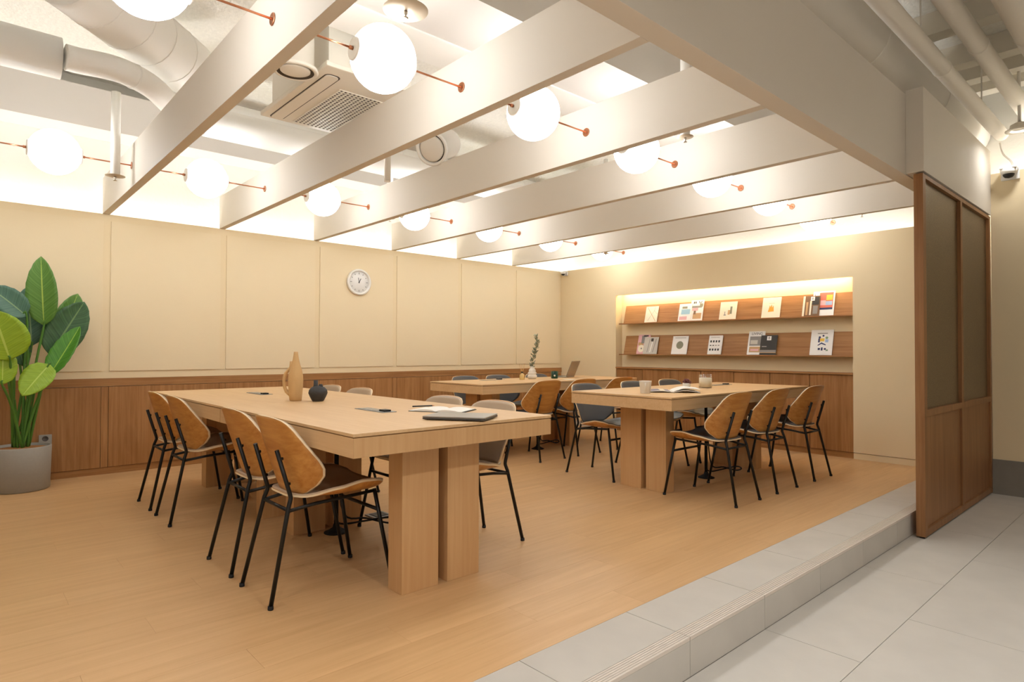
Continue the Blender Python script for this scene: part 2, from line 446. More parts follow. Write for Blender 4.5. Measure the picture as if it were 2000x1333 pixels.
# ------------------------------------------------------------------ beams, header, bulkhead over partition
ordn = ['first', 'second', 'third', 'fourth', 'fifth', 'sixth', 'seventh']
for i, y in enumerate(BY):
    b = box('ceiling_beam', XL - .02, -1.388, y, y + BT, BZ0, BZ1, 'beam_white', None, .0015)
    if i == 0: lab = 'cream ceiling beam overhead, directly above the camera and out of view'
    elif i == 6: lab = 'cream ceiling beam farthest from the camera, just in front of the back wall'
    else: lab = '%s cream ceiling beam counted from the front left corner of the photo' % ordn[i - 1]
    tag(b, lab, 'beam', 'cream beams crossing the room')
for i, y in enumerate(BYX):
    tag(box('ceiling_beam', XL - .02, -1.388, y, y + BT, BZ0, BZ1, 'beam_white', None, .0015), '%s cream ceiling beam behind the camera, out of view' % ('second', 'first')[i], 'beam', 'cream beams crossing the room')
tag(box('header_beam', -1.388, -1.291, Y0, YB - .001, 2.2545, 2.80, 'beam_white', None, .0015), 'deep cream header beam running along the step edge', 'beam')
tag(box('bulkhead', -1.2905, -1.187, 4.706, YB - .001, 2.262, 2.82, 'beam_white', None, .0015), 'boxed cream bulkhead above the wooden partition', 'bulkhead')

# ------------------------------------------------------------------ globe lamps on copper rods
GR = .150
def make_globe():
    t = thing('globe_lamp', '', 'lamp')
    bm = bmesh.new(); bmesh.ops.create_uvsphere(bm, u_segments=32, v_segments=18, radius=GR)
    g = finish('globe', bm, 'globe_glow', t, True)
    span = .9576 - BT
    for s in (-1, 1):
        cap_r = .052
        yc = math.sqrt(GR ** 2 - cap_r ** 2)
        latheobj('cap', [(cap_r - .006, yc - .012), (cap_r, yc - .01), (cap_r, yc + .008), (cap_r - .004, yc + .012)], 'cap_white', t, 28, align((0, s, 0), (0, 0, 0)))
        rod = tubeobj('rod', [(0, s * (yc + .012), 0), (0, s * (span / 2 - .004), 0)], .0048, 'copper', t, 10)
        latheobj('ferrule', [(.009, 0), (.009, .016), (.006, .018)], 'copper', rod, 14, align((0, s, 0), (0, s * (yc + .0125), 0)))
        latheobj('wall_flange', [(.024, -.004), (.026, -.002), (.026, .0), (.024, .001)], 'copper', t, 24, align((0, s, 0), (0, s * (span / 2 - .0015), 0)))
    return t
g0 = make_globe(); first = True
gx = {'left': -5.168, 'right': -2.49}
places = ['bay nearest the camera', 'second bay from the camera', 'third bay from the camera', 'fourth bay from the camera', 'fifth bay from the camera', 'sixth bay from the camera', 'last bay before the back wall']
for side in ('left', 'right'):
    for k in range(7):
        ya = BY[k] + BT; yb = BY[k + 1] if k < 6 else YB
        lab = 'glowing opal globe lamp of the %s row, in the %s' % (side, places[k])
        loc = (gx[side], (ya + yb) / 2, 2.412)
        if k == 6: loc = (gx[side], ya + (.9576 - BT) / 2, 2.400)
        if first: g0.location = loc; g0['label'] = lab; g0['group'] = 'globe lamps between the beams'; first = False
        else: dup(g0, loc, 0, lab, 'globe lamps between the beams')

for side in ('left', 'right'):
    for i, y in enumerate(BYX):
        if i == 0: continue
        dup(g0, (gx[side], y + BT + (.9576 - BT) / 2, 2.412), 0, 'glowing opal globe lamp of the %s row, %s bay behind the camera, out of view' % (side, ('second', 'first')[i]), 'globe lamps between the beams')

# ------------------------------------------------------------------ partition
pt = thing('partition', 'walnut framed partition with bronze mesh glass beside the step', 'partition', (0, 0, 0))
PX0, PX1, PY0, PY1 = -1.2465, -1.1925, 4.7055, YB - .003
def part_box(n, *a, **k): return box(n, *a, 'partition_wood', pt, .0012)
part_box('post', PX0, PX1, PY0, PY0 + .06, ZS + .012, 2.25)
part_box('post', PX0, PX1, 5.668, 5.72, ZS + .06, 2.222)
part_box('post', PX0, PX1, PY1 - .05, PY1, ZS + .012, 2.25)
part_box('top_rail', PX0, PX1, PY0 + .06, PY1 - .05, 2.222, 2.25)
part_box('bottom_rail', PX0, PX1, PY0 + .06, PY1 - .05, ZS + .012, ZS + .06)
for (a, b) in ((PY0 + .06, 5.668), (5.72, PY1 - .05)):
    part_box('middle_rail', PX0, PX1, a, b, .645, .69)
    box('glass_panel', -1.226, -1.216, a, b, .69, 2.222, 'mesh_glass', pt)
    nb = 1
    box('wood_panel', -1.226, -1.207, a, b, ZS + .06, .645, 'partition_wood', pt)
for y in (PY0 + .03, PY1 - .025): latheobj('foot', [(.016, ZS), (.016, ZS + .012)], 'rubber_black', pt, 12, Matrix.Translation(((PX0 + PX1) / 2, y, 0)))

# ------------------------------------------------------------------ niche furniture
kd = thing('low_cabinet', 'walnut low cabinet built into the back wall niche', 'cabinet', (0, 0, 0))
box('carcass', NX0 + .001, NX1 - .001, YB + .028, NY - .001, .0, .836, 'joint_dark', kd)
box('plinth', NX0 + .001, NX1 - .001, YB + .016, YB + .03, 0, .058, 'walnut_x', kd)
ndoor = 7; dw = (NX1 - NX0) / ndoor
for k in range(ndoor):
    cbox('door', (NX0 + dw * (k + .5), YB + .017, (.062 + .834) / 2), (dw - .007, .02, .834 - .062), 'walnut_v', kd, .0008)
tag(box('ledge_board', NX0 + .001, NX1 - .001, YB - .010, NY - .001, .838, .858, 'walnut_x', None, .001), 'thin walnut ledge on top of the low cabinet', 'ledge')
def mag_shelf(zl, ztop, label):
    t = thing('magazine_shelf', label, 'shelf', (0, 0, 0), 0, 'slanted magazine shelves')
    x0, x1 = NX0 + .09, NX1 - .001
    box('lip', NX0 + .045, x1, YB + .006, YB + .06, zl, zl + .014, 'walnut_x', t, .001)
    bm = bmesh.new()
    yb0, yb1 = YB + .05, NY - .022
    P = [(yb0, zl + .014), (yb0 + .014, zl + .014), (yb1 + .014, ztop), (yb1, ztop)]
    A = [bm.verts.new((x0, y, z)) for y, z in P]; B = [bm.verts.new((x1, y, z)) for y, z in P]
    bm.faces.new(A); bm.faces.new(B[::-1])
    for k in range(4): bm.faces.new((A[k], A[(k + 1) % 4], B[(k + 1) % 4], B[k]))
    finish('slanted_board', bm, 'walnut_x', t)
    return yb0, yb1
SY0, SY1 = mag_shelf(1.432, 1.684, 'upper slanted walnut magazine shelf lit by the niche light')
mag_shelf(1.019, 1.279, 'lower slanted walnut magazine shelf above the ledge')

# magazines: local frame x right, z up the cover, y out of the page; leaned on the slanted board
LEAN = math.atan2(SY1 - SY0, .24)
def magazine(x0, x1, zl, h, label, cover='p_white', prints=(), layer=0, th=.007, texts=()):
    wdt = x1 - x0; t = thing('magazine', label, 'magazine', ((x0 + x1) / 2, SY0 - .008 - layer * .0105, zl + .0145), 0, 'magazines on the niche shelves')
    t.rotation_euler = (-LEAN, 0, 0)
    box('pages', -wdt / 2 + .001, wdt / 2 - .002, -th + .0012, -.0012, .001, h - .001, 'paper', t)
    cv = finish('cover', (lambda bm: (bx(bm, -wdt / 2, wdt / 2, -th, -th + .0012, 0, h), bx(bm, -wdt / 2, wdt / 2, -.0012, 0, 0, h), bx(bm, -wdt / 2, -wdt / 2 + .001, -th, 0, 0, h), bm)[3])(bmesh.new()), cover, t)
    d = -th - .0004
    for pi, pr in enumerate(prints):
        kind = pr[0]; m = pr[1]; bm = bmesh.new(); dd = d - .0002 * pi
        if kind == 'r':
            _, _, u0, u1, v0, v1 = pr
            q = [(u0, v0), (u1, v0), (u1, v1), (u0, v1)]
        elif kind == 'c':
            _, _, uc, vc, r = pr
            q = [(uc + r / wdt * math.cos(a * math.pi / 14), vc + r / h * math.sin(a * math.pi / 14)) for a in range(28)]
        elif kind == 'p':
            q = pr[2]
        bm.faces.new([bm.verts.new((-wdt / 2 + u * wdt, dd, v * h)) for u, v in q])
        finish('cover_print', bm, m, cv)
    for s, size, m, u, v in texts:
        text_mesh('cover_title', s, size, m, cv, Matrix.Translation((-wdt / 2 + u * wdt, d - .0002 * len(prints) - .0003, v * h)) @ Matrix.Rotation(R(90), 4, 'X'))
    return t
line = lambda m, a, b, wd: ('p', m, [(a[0] - wd, a[1]), (a[0] + wd, a[1]), (b[0] + wd, b[1]), (b[0] - wd, b[1])])
U, Lw = 1.432, 1.019
magazine(-4.855, -4.665, U, .215, 'pale magazine crossed by thin brown lines, leftmost on the upper shelf', 'p_cream',
         [line('p_tan', (.12, .95), (.9, .05), .022), line('p_grey', (.25, .1), (.72, .75), .01), line('p_grey', (.72, .98), (.72, .7), .012), line('p_tan', (.72, .7), (.97, .5), .012)])
magazine(-4.19, -4.015, U, .262, 'taller magazine with black title and tan photo, behind the blue one on the upper shelf', 'p_white',
         [('r', 'p_grey', .12, .88, .62, .72), ('r', 'p_pink', .15, .6, .48, .62), ('r', 'p_tan', .25, .9, .08, .36), ('r', 'p_brown', .28, .45, .3, .48), ('r', 'p_sage', .7, .95, .66, .82), ('r', 'ink_black', .2, .3, .83, .93), ('r', 'ink_black', .34, .42, .83, .93), ('p', 'ink_black', [(.6, .93), (.68, .83), (.73, .83), (.66, .93)]), ('p', 'ink_black', [(.82, .93), (.74, .83), (.78, .83), (.88, .93)])])
magazine(-4.345, -4.168, U, .222, 'magazine with a light blue photo and pink base on the upper shelf', 'p_white',
         [('r', 'p_blue', .2, .9, .38, .68), ('r', 'p_sage', .25, .65, .72, .84), ('r', 'p_pink', .1, .7, .06, .26)], 1)
magazine(-3.79, -3.58, U, .215, 'cream magazine with a small bottle picture, third group on the upper shelf', 'p_cream',
         [('r', 'p_sage', .62, .74, .3, .72), ('r', 'p_tan', .5, .62, .26, .52), ('r', 'p_grey', .26, .4, .22, .27), ('r', 'p_grey', .3, .34, .27, .44)])
magazine(-3.273, -3.066, U, .235, 'cream magazine with an orange drawing in the middle on the upper shelf', 'p_cream',
         [('p', 'p_orange', [(.34, .28), (.66, .3), (.62, .6), (.56, .5), (.52, .66), (.46, .52), (.42, .62)]), ('r', 'p_tan', .36, .66, .7, .715)])
magazine(-2.725, -2.505, U, .268, 'tall magazine with a red and yellow painting, rightmost on the upper shelf', 'p_white',
         [('r', 'p_red', .3, .93, .3, .94), ('r', 'p_yellow', .62, .9, .62, .84), ('r', 'p_sky', .55, .9, .42, .58), ('r', 'p_pink', .35, .6, .42, .62), ('r', 'p_navy', .28, .93, .24, .32)], 0, .007, [('L', .05, 'ink_black', .12, .82)])
magazine(-2.82, -2.645, U, .222, 'brown striped photo magazine with a white letter B badge on the upper shelf', 'p_brown',
         [('r', 'p_cream', .0, .12, .0, 1), ('r', 'p_tan', .2, .32, .05, .7), ('r', 'p_cream', .42, .52, .05, .75), ('r', 'p_dark', .55, .95, .55, .95), ('r', 'p_grey', .62, .9, .1, .5), ('r', 'p_white', .45, .68, .76, .96)], 1, .007, [('B', .042, 'ink_black', .565, .86)])
magazine(-4.985, -4.80, Lw, .262, 'magazine with a pink and grey still life, leftmost on the lower shelf', 'p_pink',
         [('r', 'p_tan', .05, .5, .45, .6), ('r', 'p_grey', .3, .7, .55, .95), ('c', 'p_cream', .35, .28, .05), ('r', 'p_dark', .45, .85, .9, .97), ('c', 'p_grey', .38, .28, .012)])
magazine(-4.875, -4.66, Lw, .228, 'light grey magazine with a dark square badge on the lower shelf', 'paper_grey',
         [('r', 'p_dark', .48, .66, .74, .92), line('p_grey', (.3, .1), (.4, .9), .02), line('p_grey', (.7, .1), (.85, .9), .02), line('p_white', (.5, .1), (.6, .7), .03)], 1)
magazine(-4.45, -4.228, Lw, .235, 'white magazine with a round grey disc on the lower shelf', 'p_white',
         [('c', 'p_sage', .5, .5, .05), ('r', 'ink_grey', .15, .85, .88, .905)])
icons = []
for r_, vv in enumerate((.68, .47, .24)):
    for c_ in range(4):
        icons.append(('r', 'p_dark' if r_ != 1 or c_ < 2 else 'ink_grey', .12 + c_ * .2, .24 + c_ * .2, vv - (.05 if r_ != 1 else .025), vv + (.06 if r_ != 1 else .025)))
magazine(-3.94, -3.765, Lw, .232, 'white magazine with rows of small black icons on the lower shelf', 'p_white', icons + [('r', 'ink_grey', .15, .8, .88, .9)], 0, .014)
magazine(-3.445, -3.255, Lw, .275, 'white interior magazine with large black title on the lower shelf', 'p_white',
         [('r', 'p_grey', .1, .95, .38, .78), ('r', 'paper_grey', .15, .6, .45, .62), ('r', 'p_tan', .12, .8, .1, .34), ('r', 'p_pink', .2, .7, .16, .24)], 0, .007, [('LIVING', .042, 'ink_black', .52, .89)])
magazine(-3.29, -3.105, Lw, .225, 'black magazine with a white letter B badge on the lower shelf', 'p_dark',
         [('r', 'p_grey', .0, 1, .12, .24), ('r', 'p_tan', .0, 1, .09, .12), ('r', 'p_white', .38, .64, .74, .95), ('r', 'ink_grey', .1, .4, .4, .44)], 1, .009, [('B', .042, 'ink_black', .51, .845)])
arts = [('r', 'p_navy', .34, .42, .5, .66), ('r', 'p_yellow', .42, .62, .54, .66), ('c', 'p_navy', .4, .7, .012), ('c', 'p_navy', .56, .76, .01), ('c', 'p_green', .72, .68, .014), ('r', 'p_sky', .66, .8, .5, .62),
        ('p', 'p_navy', [(.34, .4), (.5, .5), (.7, .42), (.7, .38), (.5, .44), (.34, .36)]), ('r', 'p_navy', .36, .46, .2, .28), ('r', 'p_navy', .5, .58, .18, .3), ('c', 'p_navy', .68, .24, .011), ('r', 'p_green', .72, .82, .16, .22), ('r', 'ink_grey', .3, .75, .84, .87)]
magazine(-2.748, -2.524, Lw, .275, 'white magazine with a blue and yellow drawing, rightmost on the lower shelf', 'p_white', arts)

# ------------------------------------------------------------------ clock
ck = thing('wall_clock', 'round white wall clock on the beige panelled wall', 'clock', (XL + .0095, 3.37, 1.84))
Mx = align((1, 0, 0), (0, 0, 0))
latheobj('case', [(.13, 0), (.146, .004), (.148, .022), (.142, .034), (.132, .036), (.122, .030), (.120, .016)], 'plastic_white', ck, 48, Mx)
fc_ = latheobj('dial', [(0, .0155), (.121, .0155), (.121, .0165), (0, .0168)], 'clock_face', ck, 48, Mx)
for k in range(12):
    a = R(30 * k); rr = .098; ln = .014 if k % 3 else .022
    y, z = -math.sin(a), math.cos(a)
    bm = bmesh.new(); bx(bm, .0168, .0175, -.004, .004, rr - ln / 2, rr + ln / 2)
    bmesh.ops.transform(bm, matrix=Matrix.Rotation(a, 4, 'X'), verts=bm.verts); finish('hour_mark', bm, 'ink_grey', fc_)
for ang, ln, wd, dx in ((12, .05, .006, .019), (-28, .045, .007, .0205)):
    bm = bmesh.new(); bx(bm, dx, dx + .001, -wd / 2, wd / 2, -.012, ln); bmesh.ops.transform(bm, matrix=Matrix.Rotation(R(ang), 4, 'X'), verts=bm.verts)
    finish('hand', bm, 'ink_black', ck)
latheobj('hub', [(.006, .0165), (.006, .023), (0, .024)], 'ink_black', ck, 12, Mx)

# ------------------------------------------------------------------ tables
TH = .75
def slab_table(t, x0, x1, y0, y1, units, mtop, legs, lt=.112):
    """units: list of (x0,x1,y0,y1) tops; legs: boxes"""
    for (a, b, c, d) in units:
        box('tabletop', a + .001, b - .001, c + .001, d - .001, TH - .013, TH, mtop, t, .0015)
        bm = bmesh.new(); z0, z1 = .655, TH - .0175; k = .03
        bx(bm, a + .003, b - .003, c + .003, c + k, z0, z1); bx(bm, a + .003, b - .003, d - k, d - .003, z0, z1)
        mi = 1 if mtop == 'table_oak' else 0
        bx(bm, a + .003, a + k, c + k, d - k, z0, z1); bx(bm, b - k, b - .003, c + k, d - k, z0, z1)
        for (p, q) in ((a + .0028, a + .0035), (b - .0035, b - .0028)):
            if mi: bx(bm, p, q, c + .003, d - .003, z0, z1, 1)
        bx(bm, a + .008, b - .008, c + .008, d - .008, z1, TH - .013, 2)
        finish('apron', bm, [mtop, 'table_oak_v', 'table_gap'], t)
    for (a, b, c, d) in legs:
        cbox('leg', ((a + b) / 2, (c + d) / 2, TH / 2 - .01), (b - a, d - c, TH - .034), 'table_oak_v', t, .0015).location.z = (TH - .034) / 2
def power_unit(x, y, rz, label, parent=None):
    t = thing('power_outlet', label, 'outlet', (x, y, TH + .0005), rz, 'flush table outlets')
    box('plate', -.15, .15, -.042, .042, 0, .0025, 'steel_grey', t, .0008)
    for k in range(4): box('socket_lid', -.135 + k * .052, -.09 + k * .052, -.03, .03, .0027, .004, 'laptop_grey', t)
    box('handle', .075, .13, -.02, .02, .0027, .012, 'ink_black', t, .002)
T1 = (-5.44, -2.175, 1.142, 2.232)
t1 = thing('meeting_table', 'long pale oak table in the foreground, made of two joined tops', 'table', (0, 0, 0))
seam = -3.785
lg = []
for xs in ((-2.455, -2.34), (-3.618, -3.503), (-4.095, -3.980), (-5.29, -5.175)):
    for ys in ((1.466, 1.66), (1.711, 1.898)): lg.append((xs[0], xs[1], ys[0], ys[1]))
slab_table(t1, *T1, [(T1[0], seam, T1[2], T1[3]), (seam, T1[1], T1[2], T1[3])], 'table_oak', lg)
T2 = (-3.378, -2.437, 3.69, 5.93)
t2 = thing('meeting_table', 'pale oak table on the right in front of the cabinet niche', 'table', (0, 0, 0))
lg = [(a, b, c, d) for (c, d) in ((3.994, 4.10), (5.41, 5.516)) for (a, b) in ((-3.117, -2.918), (-2.872, -2.69))]
slab_table(t2, *T2, [T2], 'table_oak_y', lg)
T3 = (-5.395, -4.527, 3.71, 6.12)
t3 = thing('meeting_table', 'pale oak table at the back near the far left corner', 'table', (0, 0, 0))
lg = [(a, b, c, d) for (c, d) in ((4.01, 4.116), (5.16, 5.266)) for (a, b) in ((-5.17, -4.98), (-4.93, -4.745))]
slab_table(t3, *T3, [T3], 'table_oak_y', lg)
power_unit(-2.965, 1.685, 0, 'grey flush outlet plate on the near half of the foreground table')
power_unit(-4.65, 1.68, 0, 'grey flush outlet plate on the far half of the foreground table')
power_unit(-3.06, 5.45, R(90), 'grey flush outlet plate on the right table')
power_unit(-5.2, 4.4, R(90), 'grey flush outlet plate on the back table')

# cables and floor sockets
def cable_set(x, y, label, ring):
    t = thing('power_cable', label, 'cable', (x, y, 0), 0, 'cables under the tables')
    tubeobj('conduit', [(0, 0, .004), (0, 0, .64)], .013, 'rubber_black', t, 10)
    latheobj('base_plate', [(.07, 0), (.07, .004), (.05, .012), (.02, .03), (.016, .05)], 'rubber_black', t, 20)
    pts = [(.013, 0, .42)] + [(ring * (math.sin(a - math.pi / 2) * .9 + 1.0), ring * (1 - math.cos(a)) * .8 - .02, .10 - .03 * k / 8 + .02 * math.sin(2 * a)) for k, a in enumerate([i * math.pi / 4 for i in range(1, 9)])]
    tubeobj('loop', smoothpath(pts, 5), .0055, 'rubber_black', t, 8)
cable_set(-3.41, 1.684, 'black power cable looping beside the middle legs of the foreground table', .16)
cable_set(-2.80, 4.75, 'black power cable with base plate under the right table', .12)
cable_set(-4.84, 4.75, 'black power cable with base plate under the back table', .1)
fs = thing('floor_socket', 'dark grey floor socket plate under the foreground table', 'outlet', (-3.57, 2.06, .0005), R(2))
box('cover', -.065, .065, -.065, .065, 0, .006, 'steel_grey', fs, .001); box('lid', -.045, .045, -.045, .045, .0062, .009, 'vase_dark', fs, .001)

# ------------------------------------------------------------------ chairs
def interp(tab, t):
    for (a, va), (b, vb) in zip(tab, tab[1:]):
        if t <= b:
            s = (t - a) / (b - a) if b > a else 0; s = s * s * (3 - 2 * s) * .35 + s * .65
            return va + (vb - va) * s
    return tab[-1][1]
def back_pt(u, v, off):
    """u -1..1 across, v 0..1 up; off = toward the front (+y)"""
    hw = interp([(0, .120), (.06, .160), (.16, .204), (.27, .232), (.37, .242), (.45, .240), (.58, .230), (.72, .216), (.85, .200), (.94, .182), (1, .150)], v)
    z = .442 + .343 * v - (abs(u) ** 3) * .012 * (v > .5) * (v - .5) * 2
    yc = .118 - .098 * v + .02 * (v - .5) ** 2
    k = (1 - .55 * v) / .80
    x = u * hw
    return Vector((x, yc + k * (.72 * x * x + 4.6 * abs(x) ** 3) + off, z))
def seat_pt(u, v, off):
    """u across, v 0 rear .. 1 front; off = up"""
    hw = interp([(0, .09), (.08, .14), (.22, .188), (.45, .228), (.65, .239), (.82, .234), (.93, .215), (1, .165)], v)
    y = .098 + .437 * v - .02 * (u * u) * (v > .9) * (v - .9) * 10
    rim = interp([(0, .438), (.12, .434), (.4, .463), (.65, .484), (.83, .479), (1, .457)], v)
    pan = interp([(0, .436), (.12, .426), (.4, .420), (.65, .417), (.85, .420), (.95, .430), (1, .440)], v)
    x = u * hw
    return Vector((x, y, pan + (rim - pan) * abs(u) ** 4.2 + off))
def shell(name, fn, nu, nv, o0, o1, mats, parent, inset=0, edge_mi=0):
    bm = bmesh.new(); G = []
    for off in (o0, o1):
        g = []
        for j in range(nv + 1):
            v = inset + (1 - 2 * inset) * j / nv
            g.append([bm.verts.new(fn((-1 + 2 * i / nu) * (1 - inset), v, off)) for i in range(nu + 1)])
        G.append(g)
    for k, g in enumerate(G):
        for j in range(nv):
            for i in range(nu):
                q = (g[j][i], g[j][i + 1], g[j + 1][i + 1], g[j + 1][i])
                f = bm.faces.new(q if k else q[::-1]); f.smooth = True
    a, b = G
    loop = [(0, i) for i in range(nu)] + [(j, nu) for j in range(nv)] + [(nv, i) for i in range(nu, 0, -1)] + [(j, 0) for j in range(nv, 0, -1)]
    for k in range(len(loop)):
        p, q = loop[k], loop[(k + 1) % len(loop)]
        f = bm.faces.new((a[p[0]][p[1]], a[q[0]][q[1]], b[q[0]][q[1]], b[p[0]][p[1]])); f.material_index = edge_mi; f.smooth = False
    return finish(name, bm, mats, parent)
OY = -.275     # chair origin sits mid-way between front and rear feet; +y is the way the sitter faces
def make_chair(leather):
    t = thing('plywood_chair', '', 'chair')
    sh = lambda o: setattr(o, 'location', (0, OY, 0)) or o
    sh(shell('backrest', back_pt, 20, 22, 0, .009, ['chair_oak', 'ply_edge'], t, 0, 1))
    sh(shell('back_pad', back_pt, 18, 20, .0092, .0165, [leather], t, .012))
    sh(shell('seat', seat_pt, 18, 22, 0, .009, ['chair_oak', 'ply_edge'], t, 0, 1))
    sh(shell('seat_pad', seat_pt, 16, 20, .0092, .0165, [leather], t, .012))
    r = .0095
    for s in (-1, 1):
        path = [(s * .17, 0, .012), (s * .137, .084, .40)] + [tuple(q) for q in smoothpath([(s * .134, .091, .42), (s * .131, .096, .438), (s * .130, .093, .456)], 3)] + [(s * .126, .036, .648)]
        lg = sh(tubeobj('rear_leg', path, r, 'metal_black', t, 10))
        latheobj('foot_cap', [(.011, 0), (.012, .003), (.0112, .016)], 'rubber_black', lg, 12, Matrix.Translation((s * .171, -.001, 0)))
        for zz, yy in ((.50, .078), (.61, .046)):
            latheobj('bolt', [(.007, 0), (.007, .016)], 'metal_black', lg, 10, align((0, 1, 0), (s * .129, yy, zz)))
        lg = sh(tubeobj('front_leg', [(s * .205, .55, .012), (s * .178, .472, .432)], r, 'metal_black', t, 10))
        latheobj('foot_cap', [(.011, 0), (.012, .003), (.0112, .016)], 'rubber_black', lg, 12, Matrix.Translation((s * .2055, .5515, 0)))
        sh(tubeobj('side_rail', [(s * .139, .08, .385), (s * .15, .2, .402), (s * .179, .474, .424)], .008, 'metal_black', t, 8))
    sh(tubeobj('crossbar', [(-.184, .488, .335), (.184, .488, .335)], .0085, 'metal_black', t, 10))
    sh(tubeobj('rear_crossbar', [(-.138, .083, .388), (.138, .083, .388)], .008, 'metal_black', t, 8))
    return t
taupe = make_chair('leather_taupe'); grey = make_chair('leather_grey'); used = set()
def chair(proto, x, y, rz, label, group):
    if proto.name not in used:
        used.add(proto.name); proto.location = (x, y, 0); proto.rotation_euler = (0, 0, rz); proto['label'] = label; proto['group'] = group; return proto
    return dup(proto, (x, y, 0), rz, label, group)
G1, G2, G3 = 'chairs at the foreground table', 'chairs at the right table', 'chairs at the back table'
for x, lab in ((-2.742, 'oak plywood chair nearest the camera, at the foreground table'), (-3.23, 'oak plywood chair second from the camera, at the foreground table'),
               (-4.348, 'oak plywood chair third from the camera, at the foreground table'), (-4.852, 'oak plywood chair farthest left, at the foreground table corner')):
    chair(taupe, x, 1.258, 0, lab, G1)
for x, lab in ((-2.733, 'taupe padded chair across the foreground table, behind the closed laptop'), (-3.22, 'taupe padded chair across the foreground table, behind the white notebook'),
               (-4.33, 'taupe padded chair across the foreground table, right of the dark vase'), (-4.84, 'taupe padded chair across the foreground table, directly behind the dark vase')):
    chair(taupe, x, 2.12, R(180), lab, G1)
for y, lab in ((4.157, 'oak backed chair nearest the step, at the right table'), (4.774, 'oak backed chair in the middle of the right table, step side'), (5.45, 'oak backed chair closest to the cabinet, at the right table')):
    chair(grey, -2.398, y, R(90), lab, G2)
for y, lab in ((4.21, 'grey padded chair at the near left corner of the right table'), (4.90, 'grey padded chair behind the white cup on the right table'), (5.52, 'grey padded chair behind the open magazine on the right table')):
    chair(grey, -3.47, y, R(-90), lab, G2)
for y, lab in ((4.352, 'oak backed chair in front of the back table, left of the others'), (4.894, 'oak backed chair in front of the back table, partly hidden by a grey chair'), (5.53, 'oak backed chair at the right end of the back table')):
    chair(grey, -4.50, y, R(90), lab, G3)
for y, lab in ((4.37, 'grey padded chair behind the back table, left of the others'), (4.868, 'grey padded chair behind the back table, left of the reed diffuser'), (5.51, 'grey padded chair behind the wavy vase at the back table')):
    chair(grey, -5.44, y, R(-90), lab, G3)

# ------------------------------------------------------------------ things on the foreground table
v = thing('tall_vase', 'tall ochre bottle vase with a looped handle on the foreground table', 'vase', (-3.875, 1.62, TH))
d = Vector((-.67, -.74, 0)); Mv = Matrix.Translation(d * -.008)
latheobj('body', [(0, 0), (.034, 0), (.037, .003), (.041, .04), (.045, .085), (.046, .13), (.044, .165), (.036, .2), (.026, .235), (.019, .265), (.0145, .295), (.013, .312), (.010, .313), (.010, .29), (0, .28)], 'vase_ochre', v, 32, Mv)
pts = [d * .02 + Vector((0, 0, .035)), d * .056 + Vector((0, 0, .07)), d * .067 + Vector((0, 0, .12)), d * .060 + Vector((0, 0, .165)), d * .038 + Vector((0, 0, .197)), d * .02 + Vector((0, 0, .21))]
tubeobj('handle', smoothpath(pts, 5), [.014] * 5 + [.0105] * 16 + [.011] * 5, 'vase_ochre', v, 12)
latheobj('spout', [(.014, .19), (.010, .225), (.008, .252), (.0055, .252), (.0055, .235)], 'vase_ochre', v, 14, Matrix.Translation(d * .022))
v = thing('small_vase', 'small dark grey vase with two necks beside the tall ochre vase', 'vase', (-3.735, 1.715, TH))
latheobj('body', [(0, 0), (.032, 0), (.036, .003), (.05, .03), (.059, .052), (.055, .072), (.04, .088), (.022, .096), (0, .1)], 'vase_dark', v, 28)
for dx, r0, zz in ((-.012, .014, .132), (.014, .012, .108)):
    q = Vector((.67, .74, 0)) * dx * 1.2
    latheobj('neck', [(r0 + .006, .085), (r0, .1), (r0 - .001, zz), (r0 - .004, zz), (r0 - .005, .095)], 'vase_dark', v, 16, Matrix.Translation(q))
# closed laptop
lp = thing('closed_laptop', 'closed grey laptop near the edge of the foreground table', 'laptop', (-2.345, 1.79, TH), R(33))
box('base', -.152, .152, -.105, .105, .004, .012, 'laptop_dark', lp, .003); box('lid', -.152, .152, -.105, .105, .0125, .019, 'laptop_grey', lp, .003)
for a in (-.13, .13):
    for b in (-.085, .085): latheobj('rubber_foot', [(.007, 0), (.007, .0045)], 'rubber_black', lp, 10, Matrix.Translation((a, b, 0)))
nb = thing('open_notebook', 'open white notebook behind the closed laptop', 'notebook', (-2.72, 1.955, TH), R(30))
box('cover', -.155, .155, -.1, .1, 0, .003, 'cover_dark', nb, .001)
for s in (-1, 1):
    bm = bmesh.new(); n = 8
    prof = [(s * .15 * k / n, .0032 + .012 * math.sin(min(1, k / n * 1.15) * math.pi) ** .6 * (1 - .55 * k / n) + .003 * (k / n)) for k in range(n + 1)]
    for (xa, za), (xb, zb) in zip(prof, prof[1:]):
        q = [bm.verts.new(p) for p in ((xa, -.096, za), (xb, -.096, zb), (xb, .096, zb), (xa, .096, za), (xa, -.096, .003), (xb, -.096, .003), (xb, .096, .003), (xa, .096, .003))]
        for f in ((0, 1, 2, 3), (0, 4, 5, 1), (3, 2, 6, 7)): bm.faces.new([q[i] for i in f])
    bmesh.ops.remove_doubles(bm, verts=bm.verts, dist=1e-5)
    finish('pages', bm, 'paper', nb, False)
pn = thing('pen', 'slim brass pen lying on the left page of the open notebook', 'pen', (-2.835, 1.905, TH + .0155), R(75))
tubeobj('barrel', [(-.06, 0, .004), (.052, 0, .004)], .0038, 'ink_black', pn, 8); tubeobj('tip', [(.0521, 0, .004), (.066, 0, .004)], [.0036, .0008], 'copper', pn, 8)

